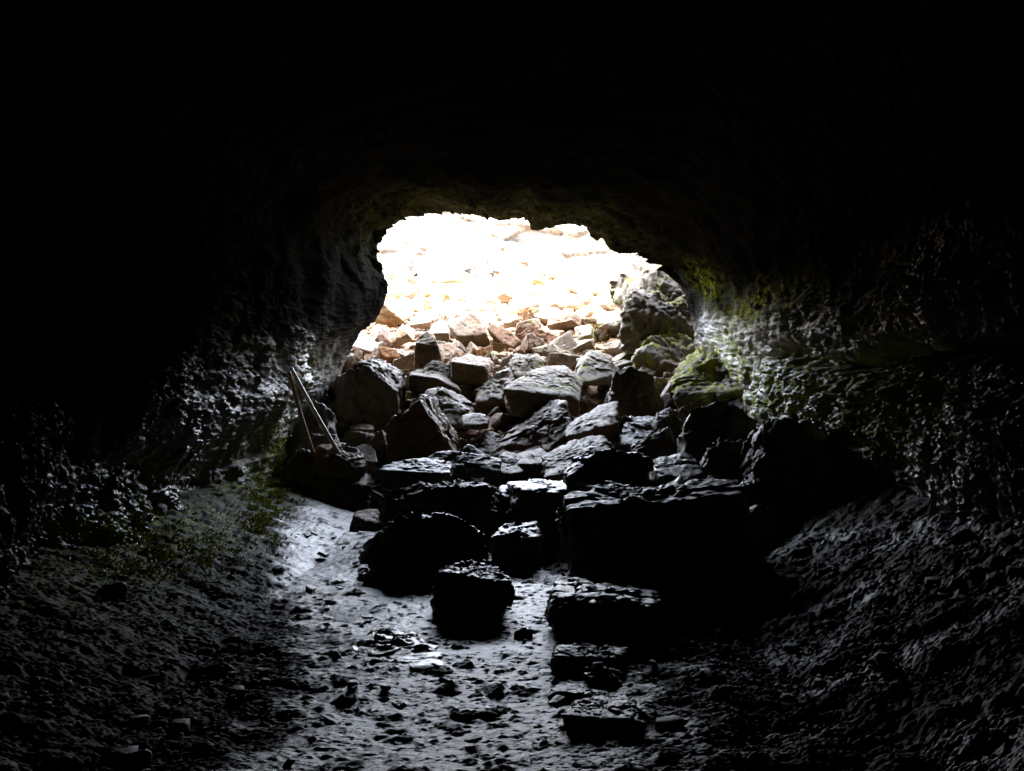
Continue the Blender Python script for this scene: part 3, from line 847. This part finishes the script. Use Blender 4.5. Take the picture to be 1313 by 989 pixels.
SPOTS = [(225, 440, 140, 90), (300, 415, 70, 70), (265, 365, 70, 50), (375, 405, 70, 50), (345, 465, 60, 80), (405, 500, 65, 85), (255, 525, 90, 80), (175, 520, 75, 70),
         (120, 560, 130, 60), (205, 580, 60, 40), (262, 592, 60, 50), (450, 440, 80, 50), (510, 515, 150, 90), (440, 480, 50, 40), (555, 420, 40, 28), (600, 490, 50, 40),
         (650, 530, 110, 70), (735, 555, 95, 60), (560, 580, 60, 45), (610, 560, 45, 50), (710, 440, 110, 75), (720, 510, 100, 60), (790, 455, 60, 60), (860, 475, 100, 85),
         (805, 515, 70, 70), (910, 405, 80, 55), (930, 440, 60, 45), (960, 480, 90, 75), (1015, 405, 70, 60), (1030, 475, 80, 110), (930, 515, 70, 60), (985, 510, 60, 60),
         (850, 560, 110, 40), (930, 560, 80, 35), (840, 600, 90, 40), (1020, 550, 50, 25), (1070, 545, 50, 30), (620, 435, 60, 60), (680, 400, 60, 40), (550, 355, 34, 30),
         (640, 338, 80, 56), (765, 275, 40, 22), (812, 332, 40, 30), (780, 310, 34, 24), (500, 380, 60, 40), (590, 390, 50, 36), (740, 390, 56, 40), (840, 400, 60, 44),
         (470, 345, 50, 36), (420, 370, 50, 36), (880, 345, 50, 36), (960, 350, 70, 40), (990, 310, 60, 40), (250, 320, 60, 44), (215, 295, 50, 40), (310, 350, 50, 34),
         (390, 560, 60, 40), (470, 575, 70, 30), (690, 585, 60, 36), (1060, 600, 60, 50), (520, 460, 44, 30), (660, 470, 60, 40), (900, 600, 60, 40), (760, 600, 50, 40)]


def spotted_stones():
    out = []
    for (a, b, w_, h_) in SPOTS:
        u, v = 423 + a / 2.842, 250 + b / 2.842
        for d in np.arange(13.0, 29.0, .02):
            q = at(u, v, d)
            hh = h_ / 2.842 / F_PX * d
            if q[2] <= float(ground(q[0], d)) + 0.42 * hh:
                out.append((q[0], d, q[2], 0.72 * (w_ * .6 + h_ * .4) / 2.842 / F_PX * d))
                break
    return out


def scatter_scree():
    taken = [(o.location.x, o.location.y, o.location.z + .1, s * .75) for o, s in NAMED]
    rs = np.random.RandomState(42)
    placed = [q for q in spotted_stones()]
    first = len(placed)
    tries = 0
    while len(placed) < 288 and tries < 20000:
        tries += 1
        y = rs.uniform(12.2, 19.0) if rs.rand() < .88 else rs.uniform(20.5, 27.5)
        hw = np.interp(y, [12, 17, 19, 22, 28], [2.4, 2.9, 3.3, 4.6, 4.4])
        x = rs.uniform(-hw, hw)
        n = len(placed) - first
        s = (rs.uniform(.28, .40) if n < 30 else rs.uniform(.17, .28) if n < 110 else rs.uniform(.10, .18)) * (1.0 if y > 15 else .75)
        z = float(ground(x, y)) + s * .42
        if any((x - a) ** 2 + (y - b) ** 2 + (z - c) ** 2 < (0.62 * (s + t)) ** 2 for a, b, c, t in placed):
            continue
        if any((x - a) ** 2 + (y - b) ** 2 < (0.45 * s + .8 * t) ** 2 and abs(z - c) < s + t for a, b, c, t in taken):
            continue
        placed.append((x, y, z, s))
    return placed


SCREE = scatter_scree()
SHORT = {'tilted orange brown cube': 'tilted orange brown cube', 'broad flat topped brown': 'broad flat topped brown block', 'rounded pitted boulder in': 'rounded pitted boulder',
         'large pale slanting': 'large pale slanting slab', 'white topped rock with': 'white topped rock with the black hollow', 'jagged dark rock': 'jagged dark rock with two peaks',
         'dark pyramid': 'dark pyramid of rock', 'craggy reddish': 'craggy reddish rock', 'big dark block with': 'big dark block behind the poles',
         'biggest pale boulder': 'biggest pale boulder at the mouth', 'second pale boulder': 'second pale boulder at the mouth', 'pale topped rusty': 'pale topped rusty slab',
         'long tilted grey': 'long tilted grey slab', 'low brown rock right': 'low brown rock by the pyramid', 'long dark mossy': 'long dark mossy rock',
         'small brown stone high': 'small brown stone in the hollow', 'craggy dark boulder': 'craggy dark boulder under the pale slab', 'longest grey ledge': 'longest grey ledge of the pit wall',
         'short lower grey ledge': 'short lower grey ledge', 'dark low rock between': 'dark low rock by the orange cube'}


def on_picture(p):
    return np.array([CU + p[0] / p[1] * F_PX, CV - (p[2] - EYE) / p[1] * F_PX])


stones = []
tones = []
for i, (x, y, z, s) in enumerate(SCREE):
    band = 2 if y > 20.5 else 1 if y > 15.8 else 0
    pick = random.random()
    if band == 2:
        mat, tone = (M_SCREE_DIMMED, 'dimmed tan') if pick < .8 else (M_RUST, 'rusty')
    elif band == 1:
        mat, tone = (M_TAN, 'tan') if pick < .55 else (M_RUST, 'rusty brown') if pick < .78 else (M_MID, 'dark brown') if pick < .9 else (M_PALE, 'pale grey')
    else:
        mat, tone = (M_FALL, 'dull brown') if pick < .65 else (M_MID, 'dark brown') if pick < .85 else (M_RUST, 'rusty brown')
    o = link('scree_stone', variant_mesh(i % len(VARIANTS), mat), (x, y, z))
    o.scale = (s * random.uniform(.85, 1.15), s * random.uniform(.85, 1.15), s * random.uniform(.8, 1.1))
    o.rotation_euler = (random.gauss(0, .4), random.gauss(0, .4), random.uniform(0, 6.28))
    where = ['wedged between the big rocks at the foot of the scree', 'in the half shaded middle of the scree', 'in the glaring upper scree beyond the cave mouth'][band]
    tag(o, f'{tone} angular stone {where}', 'stone', f'{tone} stones {where}')
    tones.append(tone)
    stones.append((o, on_picture((x, y, z)), s, band))
# the stones next to a rock that stands out are named after it
used = set()
for key, short in SHORT.items():
    host = [o for o, e in NAMED if o['label'].startswith(key)]
    if not host:
        continue
    hv = on_picture(host[0].location)
    for word, dx, dy in (('left of', -1, 0), ('right of', 1, 0), ('above', 0, -1), ('below', 0, 1)):
        best, bd = None, 70
        for k, (o, q, s, band) in enumerate(stones):
            d = q - hv
            along, across = d[0] * dx + d[1] * dy, abs(d[0] * dy) + abs(d[1] * dx)
            if k in used or s < .16 or along < 8 or across > .6 * along:
                continue
            if along < bd:
                best, bd = k, along
        if best is not None:
            used.add(best)
            o, q, s, band = stones[best]
            size = 'large' if s > .36 else 'middling' if s > .24 else 'small'
            o['label'] = f"{size} {tones[best]} stone closest {word} the {short}"


def pebbles(name, pts, mat, label, group_kind='stuff'):
    Vs, Fs, n = [], [], 0
    rs = np.random.RandomState(77)
    dirs, F = ico(2)
    for (x, y, z, s) in pts:
        N_, D_, ax_ = block_planes(rs)
        g = np.maximum((dirs @ N_.T), 0) / D_
        gm = g.max(1)
        V = dirs / (gm * ((g / gm[:, None]) ** 20).sum(1) ** (1 / 20.))[:, None]
        a = rs.uniform(0, 6.28)
        R = np.array([[math.cos(a), -math.sin(a), 0], [math.sin(a), math.cos(a), 0], [0, 0, 1]])
        Vs.append((V @ R.T) * s + np.array([x, y, z]))
        Fs.append(F + n)
        n += len(V)
    me = mesh_from(name, np.concatenate(Vs), np.concatenate(Fs), mat, smooth=False)
    tag(link(name, me), label, 'rubble', kind='stuff')


rs = np.random.RandomState(31)
n_ = 0
while n_ < 48:
    y = rs.uniform(4.2, 11.5)
    x = rs.uniform(-2.2, .9)
    if float(path_mask(np.array([x]), np.array([y]), np.array([0.0]))[0]) < .7 or (y > 6.6 and x > -.95):
        continue
    s = rs.uniform(.018, .05)
    o = link('loose_stone', variant_mesh(n_ % len(VARIANTS), M_WET), (x, y, float(ground(x, y)) + s * .35))
    o.scale = (s * 1.3, s, s * .6)
    o.rotation_euler = (rs.normal(0, .2), rs.normal(0, .2), rs.uniform(0, 6.28))
    tag(o, 'small dark loose stone lying on the pale muddy path', 'stone', 'loose stones scattered on the path')
    n_ += 1
rs = np.random.RandomState(5)
pp = []
for _ in range(4200):
    y = rs.uniform(13.2, 28)
    hw = np.interp(y, [13, 17, 19, 22, 28], [2.5, 3.0, 3.4, 5.2, 5.2])
    x = rs.uniform(-hw, hw)
    s = rs.choice([.04, .06, .085], p=[.45, .35, .2]) * rs.uniform(.8, 1.3)
    pp.append((x, y, float(ground(x, y)) + s * .3, s))
pebbles('scree_gravel', pp, M_TAN, 'small tan rubble filling the gaps of the scree slope')

def moss_tufts(name, label, spots, n, seed):
    """a mat of tiny leaves and fronds growing on rock and soil"""
    rs = np.random.RandomState(seed)
    dg = bpy.context.evaluated_depsgraph_get()
    V, F = [], []
    for (u, v, ru, rv, wgt) in spots:
        for _ in range(int(n * wgt)):
            uu, vv = u + rs.normal(0, ru), v + rs.normal(0, rv)
            dvec = Vector(at(uu, vv, 1.0) - np.array([0, 0, EYE]))
            ok, loc, nor, idx, ob, mx = scene.ray_cast(dg, Vector((0, 0, EYE)), dvec.normalized())
            if not ok or ob.name.startswith(('wooden_pole', 'scree')) or loc.y > 16:
                continue
            if pnoise(np.array([[loc.x * 6, loc.y * 6, loc.z * 6]]), 7)[0] < -.05:
                continue
            if nor.dot(dvec) > 0:
                nor = -nor
            for k in range(5):
                t = Vector(rs.normal(0, 1, 3))
                g = (nor * .8 + t * .55 + Vector((0, 0, .35))).normalized()
                w = g.cross(t).normalized()
                ln, wd = rs.uniform(.012, .036), rs.uniform(.005, .011)
                b = loc + t * .012
                i = len(V)
                tip = b + g * ln + Vector((0, 0, -.25 * ln))
                V += [b - w * wd * .4, b + w * wd * .4, b + g * ln * .55 + w * wd, tip, b + g * ln * .55 - w * wd]
                F.append([i, i + 1, i + 2, i + 4])
                F.append([i + 4, i + 2, i + 3, i + 3])
    V = np.array([tuple(q) for q in V])
    F = np.array(F)
    quads = F[::2]
    tris = F[1::2][:, :3]
    me = bpy.data.meshes.new(name)
    me.from_pydata(V.tolist(), [], quads.tolist() + tris.tolist())
    me.materials.append(M_MOSS)
    tag(link(name, me), label, 'moss', kind='stuff')


M_MOSS = rock_material('moss_leaf', (0.18, 0.20, 0.015), (0.38, 0.38, 0.045), rough=(.5, .8), spec=.3, bump=0, vary=0, scale=6)
moss_tufts('moss', 'yellow green moss and small ferns at the foot of the left wall', [(345, 640, 18, 30, 2.0), (362, 590, 10, 18, .7), (225, 705, 45, 22, .8), (150, 700, 30, 25, .3), (378, 480, 6, 10, .1)], 1500, 3)

def side_gravel(name, label, n, seed, inside):
    rs = np.random.RandomState(seed)
    dirs, F = ico(2)
    Vs, Fs, k = [], [], 0
    while k < n:
        y = 1 / rs.uniform(1 / 12.0, 1 / 3.9)
        x = rs.uniform(-3.4, 3.3)
        if not inside(x, y) or pnoise(np.array([[x * 1.3, y * 1.3, seed * .37]]), 5)[0] < rs.uniform(-.05, .35):
            continue
        s = rs.choice([.006, .011, .02, .045], p=[.45, .36, .15, .04]) * rs.uniform(.8, 1.25) * (1 + .03 * y)
        N_, D_, ax_ = block_planes(rs)
        g = np.maximum(dirs @ N_.T, 0) / D_
        V = dirs / g.max(1)[:, None]
        a = rs.uniform(0, 6.28)
        R = np.array([[math.cos(a), -math.sin(a), 0], [math.sin(a), math.cos(a), 0], [0, 0, 1]])
        Vs.append((V @ R.T) * s + np.array([x, y, float(ground(x, y)) + rs.uniform(-.01, .03)]))
        Fs.append(F + k * len(dirs))
        k += 1
    me = mesh_from(name, np.concatenate(Vs), np.concatenate(Fs), M_GRAVEL, smooth=False)
    tag(link(name, me), label, 'gravel', kind='stuff')


M_GRAVEL = rock_material('damp_lava_gravel', (0.035, 0.032, 0.029), (0.12, 0.11, 0.098), rough=(0.4, 0.85), spec=.4, vary=0, scale=25)
_pm = lambda x, y: float(path_mask(np.array([x]), np.array([y]), np.array([0.0]))[0])
side_gravel('lava_gravel', 'dark damp lava gravel on the rising ground right of the path', 650, 71, lambda x, y: x > .3 and _pm(x, y) < .3)
side_gravel('lava_gravel', 'dark lava gravel on the rising ground left of the path', 350, 72, lambda x, y: x < -.9 and _pm(x, y) < .3)

# ------------------------------------------------------------------ the two poles
def wood_material(name, a, b, rough):
    m = rock_material(name, a, b, rough=(rough, rough + .2), scale=6, bump=0.2, spec=.5, vary=0, fine=40)
    return m


def pole(label, p0, p1, r0, r1, mat):
    p0, p1 = np.array(p0), np.array(p1)
    L_ = np.linalg.norm(p1 - p0)
    d = (p1 - p0) / L_
    sx = np.cross(d, [0, 1, 0.2])
    sx /= np.linalg.norm(sx)
    sy = np.cross(d, sx)
    nr, nc = 60, 14
    V = []
    for i in range(nr):
        f = i / (nr - 1)
        bend = 0.012 * math.sin(f * 3.0)
        r = r0 + (r1 - r0) * f
        for kx in (0.21, 0.43, 0.62, 0.83):
            r += 0.003 * math.exp(-((f - kx) / .006) ** 2)
        if i in (0, nr - 1):
            r *= .8
        for j in range(nc):
            a = 2 * math.pi * j / nc
            V.append(p0 + d * (L_ * f) + sx * (r * math.cos(a) + bend) + sy * r * math.sin(a))
    F = []
    for i in range(nr - 1):
        for j in range(nc):
            F.append([i * nc + j, i * nc + (j + 1) % nc, (i + 1) * nc + (j + 1) % nc, (i + 1) * nc + j])
    V += [p0, p1]
    a, b = len(V) - 2, len(V) - 1
    for j in range(0, nc, 2):
        F.append([a, (j + 2) % nc, (j + 1) % nc, j])
        e = (nr - 1) * nc
        F.append([b, e + j, e + (j + 1) % nc, e + (j + 2) % nc])
    V = np.array(V) - p0
    me = mesh_from('wooden_pole', V, np.array(F), mat)
    tag(link('wooden_pole', me, p0), label, 'pole', 'two wooden poles leaning on the left wall')


M_POLE = wood_material('pale_pole_wood', (0.5, 0.43, 0.37), (0.68, 0.61, 0.55), .22)
M_POLE2 = wood_material('brown_pole_wood', (0.30, 0.18, 0.12), (0.46, 0.31, 0.24), .3)
pole('longer pale wooden pole leaning on the left wall, its foot on the dark rock', at(436, 584, 12.85), at(373, 471, 12.7), .028, .025, M_POLE)
pole('shorter reddish brown wooden pole leaning on the left wall beside the pale one', at(405, 592, 12.85), at(371, 477, 12.6), .026, .023, M_POLE2)

# ------------------------------------------------------------------ camera, light, render
cam = bpy.data.cameras.new('camera')
cam.sensor_width = 36
cam.lens = 36 * F_PX / 1313
cam.clip_start = 0.05
cam.clip_end = 2000
co = bpy.data.objects.new('camera', cam)
co.location = (0, 0, EYE)
co.rotation_euler = (math.pi / 2, 0, 0)
COL.objects.link(co)
scene.camera = co

EL, AZ = math.radians(52), math.radians(196)     # the sun stands high behind the viewer, a little to the left
w = bpy.data.worlds.new('World')
scene.world = w
w.use_nodes = True
nt = w.node_tree
sky = nt.nodes.new('ShaderNodeTexSky')
sky.sky_type = 'NISHITA'
sky.sun_disc = False
sky.sun_elevation = EL
sky.sun_rotation = AZ
sky.dust_density = 4.0
sky.air_density = 1.0
sky.ozone_density = 1.0
bg = nt.nodes['Background']
bg.inputs['Strength'].default_value = 0.15
hs = nt.nodes.new('ShaderNodeHueSaturation')     # thin cloud: the sky is less blue
hs.inputs['Saturation'].default_value = 0.4
nt.links.new(sky.outputs[0], hs.inputs['Color'])
nt.links.new(hs.outputs[0], bg.inputs['Color'])
sun = bpy.data.lights.new('sun', 'SUN')
sun.energy = 0.8
sun.angle = math.radians(12)
sun.color = (1.0, 0.95, 0.88)
so = bpy.data.objects.new('sun', sun)
to_sun = Vector((math.sin(AZ) * math.cos(EL), math.cos(AZ) * math.cos(EL), math.sin(EL)))
so.rotation_euler = to_sun.to_track_quat('Z', 'Y').to_euler()
so.location = (0, 10, 30)
COL.objects.link(so)

scene.view_settings.view_transform = 'Standard'
scene.view_settings.look = 'None'
scene.view_settings.gamma = 1
scene.view_settings.exposure = 6.45
scene.render.engine = 'CYCLES'
cy = scene.cycles
cy.use_denoising = True
try:
    cy.denoiser = 'OPENIMAGEDENOISE'
    cy.denoising_input_passes = 'RGB_ALBEDO_NORMAL'
except Exception:
    pass
cy.use_adaptive_sampling = False
cy.max_bounces = 8
cy.diffuse_bounces = 5
cy.glossy_bounces = 4
cy.sample_clamp_indirect = 6
cy.caustics_reflective = False
cy.use_guiding = True
